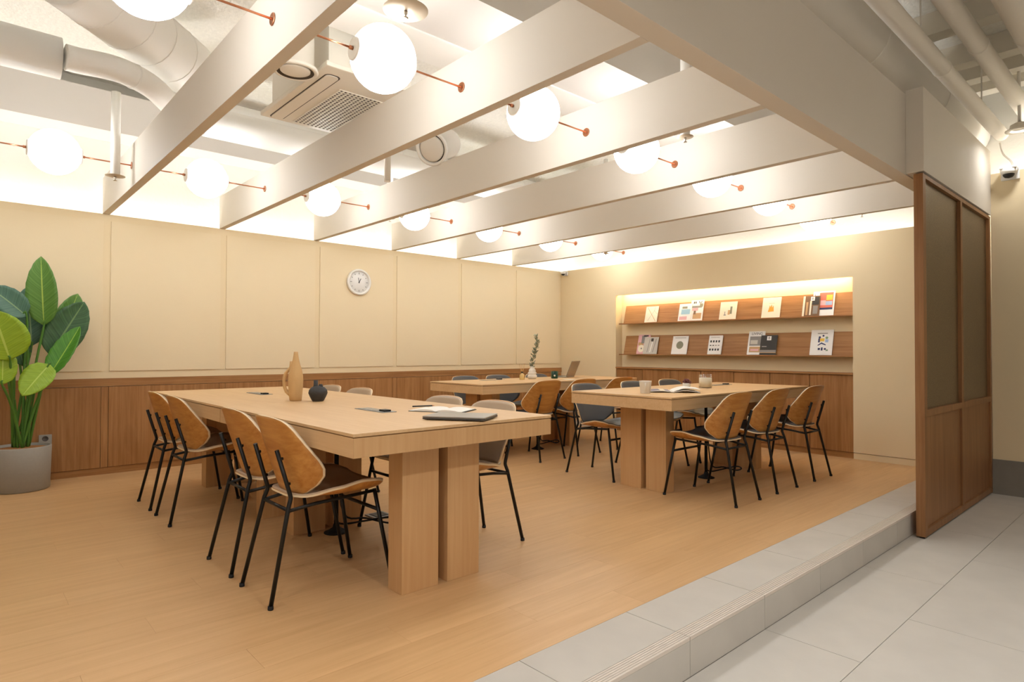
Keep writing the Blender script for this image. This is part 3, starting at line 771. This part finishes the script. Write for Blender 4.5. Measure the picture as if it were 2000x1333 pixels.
# ------------------------------------------------------------------ things on the right table
cu = thing('cup', 'white ceramic cup on the near corner of the right table', 'cup', (-2.83, 3.93, TH), R(-54))
latheobj('body', [(0, 0), (.036, 0), (.038, .003), (.046, .088), (.0475, .095), (.045, .095), (.043, .088), (.035, .008), (0, .006)], 'ceramic_white', cu, 28)
tubeobj('handle', smoothpath([(.042, 0, .075), (.062, 0, .076), (.072, 0, .055), (.062, 0, .032), (.039, 0, .028)], 5), .005, 'ceramic_white', cu, 10)
om = thing('open_magazine', 'open magazine with a curled page on the right table', 'magazine', (-2.80, 4.24, TH), R(40))
def page(name, side, h0, m1, lift):
    bm = bmesh.new(); n = 14; rows = []
    for k in range(n + 1):
        s = k / n; x = side * .2 * s; z = .002 + h0 * (math.sin(min(1, s * 1.6) * math.pi * .5) - s) + lift * s ** 2.2
        rows.append((x, z))
    vs = [[bm.verts.new((x, yy, z + dz)) for dz in (0, .004) for yy in (-.13, .13)] for x, z in rows]
    for a, b in zip(vs, vs[1:]):
        bm.faces.new((a[0], a[1], b[1], b[0])); f = bm.faces.new((a[2], b[2], b[3], a[3])); bm.faces.new((a[0], b[0], b[2], a[2])); bm.faces.new((a[1], a[3], b[3], b[1]))
    for a in (vs[0], vs[-1]): bm.faces.new((a[0], a[2], a[3], a[1]))
    return finish(name, bm, m1, om)
page('page_block', -1, .02, 'paper', .002); page('page_block', 1, .03, 'paper', .0)
pg = page('loose_page', 1, .055, 'paper', .02); pg.location.z = .004
for side, u0, u1, m1, zz in ((-1, .02, .18, 'p_photo', .0), (-1, .06, .10, 'p_cream', .001)):
    bm = bmesh.new(); n = 10; vs = []
    for k in range(n + 1):
        x = u0 + (u1 - u0) * k / n; s = x / .2
        z = .002 + .02 * (math.sin(min(1, s * 1.6) * math.pi * .5) - s) + .002 * s ** 2.2 + .0046 + zz
        vs.append([bm.verts.new((side * x, yy, z)) for yy in (-.11, .11)])
    for a, b in zip(vs, vs[1:]): bm.faces.new((a[0], a[1], b[1], b[0]))
    finish('photo_print', bm, m1, om)
sp = thing('succulent_pot', 'small red succulent in a white pot on the right table', 'plant', (-2.93, 4.66, TH))
latheobj('pot', [(0, 0), (.026, 0), (.029, .003), (.034, .05), (.031, .05), (.028, .04), (0, .038)], 'ceramic_white', sp, 24)
for k in range(22):
    a = k * 2.4; el = .15 + 1.2 * (k / 22); ln = .045 - .02 * k / 22
    bm = bmesh.new(); bmesh.ops.create_uvsphere(bm, u_segments=8, v_segments=6, radius=1)
    bmesh.ops.transform(bm, matrix=Matrix.Translation((0, 0, .045 + .018 * k / 22)) @ Matrix.Rotation(a, 4, 'Z') @ Matrix.Rotation(-el, 4, 'Y') @ Matrix.Translation((ln * .55, 0, 0)) @ Matrix.Diagonal((ln * .55, .011, .005, 1)), verts=bm.verts)
    finish('leaf', bm, 'succulent', sp, True)
cn = thing('jar_candle', 'cream candle in a clear glass jar on the right table', 'candle', (-2.91, 4.93, TH))
latheobj('jar', [(0, 0), (.056, 0), (.058, .003), (.058, .118), (.0545, .118), (.0545, .006), (0, .006)], 'glass', cn, 32)
latheobj('wax', [(0, .0065), (.0538, .0065), (.0538, .088), (0, .088)], 'wax', cn, 32)
tubeobj('wick', [(0, 0, .088), (.002, 0, .1)], .0012, 'ink_black', cn, 6)

# ------------------------------------------------------------------ things on the back table
rd = thing('reed_diffuser', 'small amber reed diffuser on the back table', 'diffuser', (-5.05, 4.71, TH))
latheobj('bottle', [(0, 0), (.027, 0), (.029, .003), (.029, .05), (.02, .062), (.011, .066), (.011, .078)], 'amber', rd, 20)
latheobj('collar', [(.0125, .076), (.0125, .09)], 'ink_black', rd, 16)
for k in range(5):
    a = k * 1.25 + .4; tubeobj('reed', [(.004 * math.cos(a), .004 * math.sin(a), .06), (.032 * math.cos(a), .032 * math.sin(a), .172 + .006 * (k % 2))], .0016, 'reed', rd, 6)
wv = thing('ripple_vase', 'white rippled vase holding a eucalyptus sprig on the back table', 'vase', (-5.115, 4.93, TH))
latheobj('body', [(0, 0), (.038, 0), (.046, .006), (.056, .025), (.054, .04), (.043, .05), (.049, .06), (.05, .072), (.038, .084), (.041, .094), (.04, .104), (.028, .116), (.024, .135), (.027, .144), (.022, .144), (.02, .12), (0, .1)], 'ceramic_white', wv, 32)
eu = thing('eucalyptus_sprig', 'dried eucalyptus sprig standing in the white rippled vase', 'plant', (-5.115, 4.93, TH + .102))
path = smoothpath([(0, 0, 0), (.0, .0, .08), (.02, .025, .2), (.035, .045, .3), (.022, .03, .40)], 6)
tubeobj('stem', path, .0022, 'stem_brown', eu, 6)
random.seed(3)
lf = None
for k in range(44):
    s = .12 + .88 * k / 44; p = path[min(int(s * (len(path) - 1)), len(path) - 1)]; a = k * 2.4
    sz = .023 * (1.05 - .6 * abs(s - .45))
    rot = Matrix.Translation(p) @ Matrix.Rotation(a, 4, 'Z') @ Matrix.Rotation(-.5 - .5 * random.random(), 4, 'Y') @ Matrix.Diagonal((sz * 1.2, sz, sz, 1))
    if lf is None:
        bm = bmesh.new()
        ring = [bm.verts.new((1 + math.cos(q * math.pi / 4), .75 * math.sin(q * math.pi / 4), .12 * math.cos(q * math.pi / 2))) for q in range(8)]
        c0 = bm.verts.new((1, 0, -.15)); c1 = bm.verts.new((1, 0, -.02))
        for q in range(8): bm.faces.new((ring[q], ring[(q + 1) % 8], c0)); bm.faces.new((ring[q], c1, ring[(q + 1) % 8]))
        o = finish('leaf', bm, 'eucalyptus', eu); lf = o.data
    else:
        o = bpy.data.objects.new('leaf', lf); C.objects.link(o); o.parent = eu
    o.matrix_local = rot
mg = thing('green_mug', 'dark green mug with a small white emblem on the back table', 'mug', (-5.02, 5.20, TH), R(150))
latheobj('body', [(0, 0), (.036, 0), (.039, .004), (.043, .085), (.040, .085), (.037, .008), (0, .006)], 'mug_green', mg, 28)
tubeobj('handle', smoothpath([(.04, 0, .07), (.06, 0, .07), (.066, 0, .045), (.056, 0, .022), (.038, 0, .02)], 5), .005, 'mug_green', mg, 10)
lgm = latheobj('emblem', [(0, 0), (.011, 0), (.011, .0006), (0, .0008)], 'p_white', mg, 20, Matrix.Rotation(R(-195), 4, 'Z') @ align((1, 0, .06), (.0418, 0, .035)))
pl = tag(latheobj('coaster', [(0, 0), (.07, 0), (.072, .003), (0, .004)], 'paper', None, 28, loc=(-4.75, 5.15, TH)), 'thin white round coaster on the back table edge', 'coaster')
l2 = thing('open_laptop', 'open laptop seen from the side at the far end of the back table', 'laptop', (-5.23, 5.56, TH), R(113))
box('base', -.15, .15, -.1, .1, 0, .012, 'laptop_grey', l2, .003); box('keyboard', -.13, .13, -.02, .085, .0122, .0132, 'laptop_dark', l2)
bm = bmesh.new(); bx(bm, -.15, .15, -.004, .004, 0, .2, 0, .002); bx(bm, -.14, .14, .0041, .0048, .01, .19, 1)
ld = finish('screen', bm, ['laptop_brown', 'ink_black'], l2); ld.location = (0, -.099, .0135); ld.rotation_euler = (R(22), 0, 0)

# ------------------------------------------------------------------ potted plant
pp = thing('potted_plant', 'tall leafy green plant in a round grey pot by the left wall', 'plant', (-6.05, .39, 0))
latheobj('pot', [(0, 0), (.172, 0), (.182, .006), (.190, .325), (.187, .332), (.176, .332), (.174, .305), (0, .30)], 'stone_grey', pp, 48)
latheobj('soil', [(0, .326), (.1, .322), (.1745, .312), (.174, .301), (0, .301)], 'soil', pp, 32)
OR = Vector((-6.05, .39, 0))
def leaf(base, tip, width, m, normal, fold=.25, bend=.1, k=0):
    b = Vector(base) - OR; t = Vector(tip) - OR
    ax = (t - b); L_ = ax.length; ax.normalize(); nrm = Vector(normal); nrm = (nrm - ax * nrm.dot(ax)).normalized(); sd = ax.cross(nrm)
    bm = bmesh.new(); uvl = bm.loops.layers.uv.new('UVMap'); nv, nu = 18, 8; g = []; uvs = {}
    wtab = [(0, .02), (.04, .34), (.12, .70), (.25, .93), (.42, 1), (.6, .93), (.76, .74), (.88, .48), (.95, .27), (1, .02)]
    for j in range(nv + 1):
        v = j / nv; hw = width / 2 * interp(wtab, v); row = []
        for i in range(nu + 1):
            u = -1 + 2 * i / nu; rip = .004 * math.sin(v * 40 + abs(u) * 3) * abs(u)
            p = b + ax * L_ * v + sd * hw * u + nrm * (abs(u) ** 1.3 * hw * fold + bend * L_ * (v * (1 - v)) * 1.0 + rip)
            q = bm.verts.new(p); uvs[q] = ((u + 1) / 2, v); row.append(q)
        g.append(row)
    for j in range(nv):
        for i in range(nu):
            f = bm.faces.new((g[j][i], g[j][i + 1], g[j + 1][i + 1], g[j + 1][i])); f.smooth = True
    for f in bm.faces:
        for lp_ in f.loops: lp_[uvl].uv = uvs[lp_.vert]
    o = finish('leaf', bm, m, pp)
    md = o.modifiers.new('thick', 'SOLIDIFY'); md.thickness = .0025
    s0 = Vector((.055 * math.cos(k * 2.1), .055 * math.sin(k * 2.1), .32)); mid = s0.lerp(b, .55) + Vector((0, 0, .06))
    tubeobj('stem', smoothpath([s0, mid, b, b + ax * .03], 5), [.010] * 5 + [.0085] * 5 + [.006] * 6, 'leaf_stem', pp, 8)
leaf((-5.980, 0.513, 1.260), (-5.950, 0.486, 1.790), 0.205, 'leaf_mid', (1, -.25, .1), .3, .08, 0)
leaf((-6.020, 0.555, 1.030), (-6.060, 0.781, 1.462), 0.27, 'leaf_dark', (1, .1, .35), .22, -.1, 1)
leaf((-6.120, 0.616, 1.135), (-6.140, 0.746, 1.532), 0.2, 'leaf_mid', (1, .2, .2), .2, .05, 2)
leaf((-5.940, 0.546, 0.872), (-5.980, 0.743, 1.259), 0.165, 'leaf_fresh', (.9, -.5, .3), .45, -.06, 3)
leaf((-5.880, 0.543, 0.960), (-5.800, 0.374, 0.730), 0.2, 'leaf_bright', (1, -.1, .5), .25, .12, 4)
leaf((-5.780, 0.302, 0.995), (-5.740, 0.200, 1.353), 0.32, 'leaf_bright', (1, -.1, .1), .12, .05, 5)
leaf((-5.800, 0.260, 0.817), (-5.820, 0.263, 1.114), 0.17, 'leaf_bright', (1, .2, 0), .2, .05, 6)
leaf((-5.900, 0.401, 1.324), (-5.860, 0.168, 1.535), 0.2, 'leaf_blue', (1, -.2, .6), .25, .15, 7)
leaf((-6.100, 0.449, 1.101), (-6.140, 0.421, 1.567), 0.22, 'leaf_blue', (1, .0, .1), .2, .05, 8)
leaf((-6.140, 0.411, 1.278), (-6.160, 0.341, 1.503), 0.14, 'leaf_mid', (1, 0, .2), .2, .05, 9)
leaf((-6.120, 0.349, 1.204), (-6.100, 0.400, 0.942), 0.15, 'leaf_dark', (1, 0, .2), .2, .1, 10)
leaf((-6.000, 0.339, 1.454), (-6.000, 0.193, 1.198), 0.2, 'leaf_dark', (1, 0, .3), .2, .1, 11)
for k in range(7):
    a = k * .9 + .3; h = .35 + .07 * (k % 3)
    tubeobj('stem', smoothpath([(.04 * math.cos(a), .04 * math.sin(a), 0.32), (.05 * math.cos(a), .055 * math.sin(a), .345 + h * .5), (.075 * math.cos(a), .085 * math.sin(a), .345 + h)], 5), [.009] * 6 + [.006] * 5, 'leaf_stem', pp, 8)
ou = thing('wall_socket', 'grey double wall socket on the wainscot behind the plant pot', 'outlet', (XL + .0225, .56, .317))
box('plate', 0, .008, -.043, .043, -.06, .06, 'stone_grey', ou, .002)
for z in (.028, -.028): latheobj('socket', [(.019, .0082), (.021, .0095), (.018, .0095), (.017, .0085), (0, .0084)], 'laptop_dark', ou, 20, Matrix.Translation((0, 0, z)) @ Mx)

# ------------------------------------------------------------------ ceiling plant: soffits, ducts, cassette, sprinklers
tag(box('soffit_box', -2.865, -2.42, Y0, YB + .1, 2.85, CEIL - .001, 'paint_white'), 'white boxed ceiling soffit running the length of the room', 'soffit')
tag(box('soffit_box', -3.15, -2.866, Y0, YB + .1, 2.84, CEIL - .001, 'duct_white'), 'lower white soffit edge beside the boxed ceiling soffit', 'soffit')
tag(box('bulkhead', XW + .001, -6.28, Y0, YW - .001, 2.965, 3.31, 'paint_white'), 'white bulkhead along the top of the left wall', 'bulkhead')
def duct(name, pts, r, m, label, cat='duct', n=24, rings=0, k=6):
    t = thing(name, label, cat)
    path = smoothpath(pts, k) if len(pts) > 2 else [Vector(p) for p in pts]
    tubeobj('body', path, r, m, t, n)
    if rings:
        P = [Vector(p) for p in path]; tot = len(P) - 1
        for i in range(1, rings + 1):
            f = i / (rings + 1) * tot; a = int(f); p = P[a].lerp(P[min(a + 1, tot)], f - a); dr = (P[min(a + 1, tot)] - P[a]).normalized()
            latheobj('joint_band', [(r, -.006), (r + .0035, -.005), (r + .0035, .005), (r, .006)], m, t, n, align(dr, p), close=False)
    return t
duct('round_duct', [(-4.72, Y0 + .02, 2.875), (-4.72, .47, 2.885)], .125, 'duct_white', 'straight white round duct near the left wall, upper left corner', rings=2)
duct('curved_duct', [(-4.61, .482, 2.86), (-4.61, .56, 2.86), (-4.55, .74, 2.845), (-4.63, .93, 2.83), (-4.85, 1.09, 2.83), (-5.2, 1.30, 2.83)], .078, 'duct_white', 'white duct curving behind the first beam', rings=1)
duct('flexible_duct', [(-4.15, .42, 3.17), (-4.45, .72, 3.17), (-4.72, .98, 3.17), (-5.0, 1.26, 3.17)], .205, 'duct_white', 'fat wrinkled white flexible duct above the first beam', rings=4)
duct('round_duct', [(-5.72, 1.75, 3.1), (-5.72, YW - .01, 3.1)], .15, 'duct_white', 'white round duct beyond the air conditioner, parallel to the left wall', rings=2)
duct('round_duct', [(-5.28, 1.45, 2.9), (-5.28, YB + .25, 2.9)], .12, 'duct_white', 'slim white duct beside the air conditioner', rings=1)
duct('air_pipe', [(-4.57, 2.7, 2.50), (-4.57, 2.7, CEIL - .001)], .028, 'duct_grey', 'short white drop pipe above the third beam', 'pipe', 14)
# round duct diffuser facing the room
rdif = thing('duct_diffuser', 'round white duct diffuser above the third beam', 'vent', (-4.05, 2.8, 2.68))
Mf = align((.42, -.78, -.42), (0, 0, 0))
latheobj('collar', [(.118, -.30), (.118, .0), (.135, .004), (.135, .022), (.112, .024), (.108, .004)], 'duct_white', rdif, 36, Mf, close=False)
latheobj('disc', [(0, .01), (.100, .01), (.102, .016), (.09, .022), (0, .024)], 'duct_grey', rdif, 36, Mf)
latheobj('backplate', [(0, -.1), (.117, -.1), (.117, -.09), (0, -.09)], 'ac_dark', rdif, 36, Mf)
# air conditioner
ac = thing('ceiling_air_conditioner', 'white ceiling cassette air conditioner between the first two beams', 'air conditioner', (-3.70, 1.506, 2.65))
# local: x -.5..+.5 , y 0..+.62
box('casing', -.42, .42, .05, .60, .03, .34, 'ac_white', ac)
bm = bmesh.new(); bx(bm, -.5, .5, 0, .64, 0, .03, 0, .008); finish('panel', bm, 'ac_white', ac)
def rrect(x0, x1, y0, y1, r, n=6):
    out = []
    for cx, cy, a0 in ((x1 - r, y1 - r, 0), (x0 + r, y1 - r, 90), (x0 + r, y0 + r, 180), (x1 - r, y0 + r, 270)):
        for k in range(n + 1): a = R(a0 + 90 * k / n); out.append((cx + r * math.cos(a), cy + r * math.sin(a)))
    return out
def plate2d(name, poly, z0, z1, m, parent):
    bm = bmesh.new(); A = [bm.verts.new((x, y, z0)) for x, y in poly]; B = [bm.verts.new((x, y, z1)) for x, y in poly]
    bm.faces.new(A); bm.faces.new(B)
    for k in range(len(poly)): bm.faces.new((A[k], A[(k + 1) % len(poly)], B[(k + 1) % len(poly)], B[k]))
    return finish(name, bm, m, parent)
plate2d('flap_gap', rrect(-.474, .404, .046, .140, .034), -.001, .002, 'ac_dark', ac)
plate2d('louver_flap', rrect(-.466, .396, .053, .130, .028), -.006, .001, 'ac_white', ac)
gr = plate2d('grille', rrect(-.445, .25, .205, .60, .02), -.001, .002, 'ac_dark', ac)
bm = bmesh.new()
for k in range(25): x = -.445 + .695 * k / 24; bx(bm, x - .003, x + .003, .205, .60, -.005, 0)
for k in range(15): y = .205 + .395 * k / 14; bx(bm, -.445, .25, y - .0048, y + .0048, -.006, 0)
finish('grille_bars', bm, 'ac_white', gr)['kind'] = 'stuff'
# round ceiling speaker
sk = thing('ceiling_diffuser', 'round white ceiling diffuser beside the air conditioner', 'vent', (-3.30, 1.37, 2.6))
latheobj('body', [(.10, .45), (.10, .03), (.118, .02), (.122, .006), (.116, .0), (.1, .0), (.092, .012), (.08, .016), (0, .016)], 'ac_white', sk, 36, close=False)
latheobj('gap_ring', [(.081, .0135), (.1, .0015), (.1, .001), (.081, .012)], 'ac_dark', sk, 36, close=False)
latheobj('core', [(0, .002), (.07, .002), (.08, .006), (.08, .012), (0, .012)], 'ac_white', sk, 36)
# sprinklers
def sprinkler(x, y, z, label, ztop=CEIL - .002, r=.035, rp=.05):
    t = thing('sprinkler', label, 'sprinkler', (x, y, z), 0, 'ceiling sprinklers')
    tubeobj('drop_pipe', [(0, 0, .012), (0, 0, ztop - z)], r, 'duct_white', t, 20)
    latheobj('escutcheon', [(.012, 0), (rp, .003), (rp, .005), (.012, .008)], 'plate_tan', t, 36)
    hd = latheobj('head', [(.008, .0), (.009, -.012), (.005, -.016), (.005, -.026), (.013, -.028), (.013, -.030), (0, -.030)], 'chrome', t, 14)
sprinkler(-5.118, .83, 2.30, 'sprinkler on a long white drop pipe in front of the first beam', 2.9, .030, .062)
sprinkler(-2.26, 1.42, 2.53, 'sprinkler with a round plate at the top between first and second beams', CEIL - .002, .04, .096)
sprinkler(-2.195, 3.48, 2.45, 'sprinkler with a round plate between third and fourth beams', CEIL - .002, .03, .052)
sprinkler(-5.49, 3.275, 2.415, 'sprinkler between third and fourth beams on the left side', CEIL - .002, .03, .052)
sprinkler(-4.985, 6.09, 2.298, 'sprinkler at the back wall above the corner camera', CEIL - .002, .025, .05)
sprinkler(-2.13, 6.42, 2.39, 'sprinkler at the back wall near the partition', CEIL - .002, .03, .055)
# conduit slung under the soffit between second and third beams
cdt = thing('conduit_pipe', 'thin white conduit slung under the soffit between second and third beams', 'pipe', (0, 0, 0))
tubeobj('pipe', [(-3.1, 2.46, 2.80), (-2.15, 2.46, 2.80)], .009, 'duct_white', cdt, 10)
for x_ in (-3.05, -2.47): 
    tubeobj('hanger', [(x_, 2.475, 2.74), (x_, 2.475, 2.838)], .004, 'chrome', cdt, 8)
    box('clamp', x_ - .012, x_ + .012, 2.455, 2.485, 2.808, 2.818, 'chrome', cdt)
# corridor pipes
duct('insulated_duct', [(-1.44, Y0 + .02, 3.06), (-1.44, YW - .02, 3.06)], .21, 'duct_grey', 'fat insulated duct resting above the header beam', rings=6)
duct('ceiling_pipe', [(-1.10, Y0 + .02, 2.93), (-1.10, 6.62, 2.93)], .052, 'duct_grey', 'white pipe nearest the header beam over the corridor', 'pipe', 20, rings=4)
duct('ceiling_pipe', [(-.955, Y0 + .02, 3.12), (-.955, YW - .02, 3.12)], .058, 'duct_grey', 'second white pipe over the corridor', 'pipe', 20, rings=4)
duct('ceiling_pipe', [(-.68, Y0 + .02, 3.10), (-.68, YW - .02, 3.10)], .09, 'duct_grey', 'thick white pipe at the upper right corner of the photo', 'pipe', 20, rings=4)
for k, y in enumerate((1.2, 2.7, 4.2, 5.15, 5.85, 6.25, 6.6)):
    tag(box('ceiling_rib', -2.0, X1, y, y + .14, 3.34, CEIL - .001, 'plaster_grey'), '%s rib of the ceiling slab over the corridor' % (['first', 'second', 'third', 'fourth', 'fifth', 'sixth', 'seventh'][k] + ' grey white'), 'rib', 'ceiling ribs over the corridor')
for k, (x, y, zb) in enumerate(((-1.10, 4.32, 2.98), (-.955, 4.5, 3.175), (-1.10, 5.9, 2.98), (-.68, 5.2, 3.185), (-1.10, 2.6, 2.98), (-.955, 2.8, 3.175))):
    tag(tubeobj('hanger_rod', [(x, y, zb), (x, y, CEIL - .001)], .005, 'duct_grey', None, 8), 'thin hanger rod holding the %s over the corridor' % ('first pipe, near the header', 'second pipe, near the middle', 'first pipe, by the back wall', 'thick right pipe', 'first pipe, behind the camera side', 'second pipe, behind the camera side')[k], 'rod', 'pipe hanger rods')

# ------------------------------------------------------------------ dome cameras
def dome(loc, rz, label, s=1):
    t = thing('dome_camera', label, 'camera', loc, rz, 'security cameras')
    box('bracket', -.055 * s, .055 * s, 0, .02, -.05 * s, .035 * s, 'plastic_white', t, .003)
    box('shelf', -.05 * s, .05 * s, -.10 * s, .001, .018 * s, .03 * s, 'plastic_white', t, .003)
    latheobj('housing', [(.05 * s, .018 * s), (.052 * s, .0), (.046 * s, -.014 * s), (.036 * s, -.02 * s)], 'plastic_white', t, 24, Matrix.Translation((0, -.055 * s, 0)))
    latheobj('dome', [(.036 * s, -.016 * s), (.034 * s, -.03 * s), (.024 * s, -.043 * s), (0, -.05 * s)], 'ink_black', t, 24, Matrix.Translation((0, -.055 * s, 0)))
dome((-1.05, YB - .021, 2.60), 0, 'white dome security camera on the corridor wall at right', 1.15)
dome((-6.22, YB - .021, 2.215), 0, 'white dome security camera in the far corner under the cove', .75)
tag(tubeobj('camera_cable', smoothpath([(-1.03, YB - .02, 2.638), (-1.045, YB - .01, 2.70), (-1.10, YB - .01, 2.78), (-1.115, YB - .03, 2.876)], 6), .007, 'duct_grey', None, 8), 'grey cable rising from the corridor security camera to the pipe', 'cable')

# ------------------------------------------------------------------ corridor downlights
def downlight(x, y, z, power, label):
    t = thing('downlight', label, 'lamp', (x, y, z), 0, 'corridor downlights')
    latheobj('housing', [(.03, .065), (.06, .05), (.066, .012), (.095, .008), (.095, 0), (.062, 0), (.052, .03)], 'ac_white', t, 28, close=False)
    latheobj('lens', [(0, .028), (.052, .028), (.052, .032), (0, .032)], 'cap_white', t, 28)
    tubeobj('stem', [(0, 0, .06), (0, 0, CEIL - z - .002)], .012, 'duct_grey', t, 10)
    l = bpy.data.lights.new('downlight_bulb', 'AREA'); l.shape = 'DISK'; l.size = .1; l.energy = power; l.color = (.98, .985, 1); l.spread = R(150)
    lo = bpy.data.objects.new('downlight_bulb', l); C.objects.link(lo); lo.parent = t; lo.location = (0, 0, .02)
downlight(-.94, 6.36, 2.86, 1.2, 'round downlight by the corridor wall at the right edge')
for k, (x, y) in enumerate(((.6, 3.4), (.5, 1.4), (.5, -.6), (-.55, -1.7))):
    downlight(x, y, 2.86, (4, 12, 12, 12)[k], 'round corridor downlight out of view, number %s along the passage' % ('one', 'two', 'three', 'four')[k])
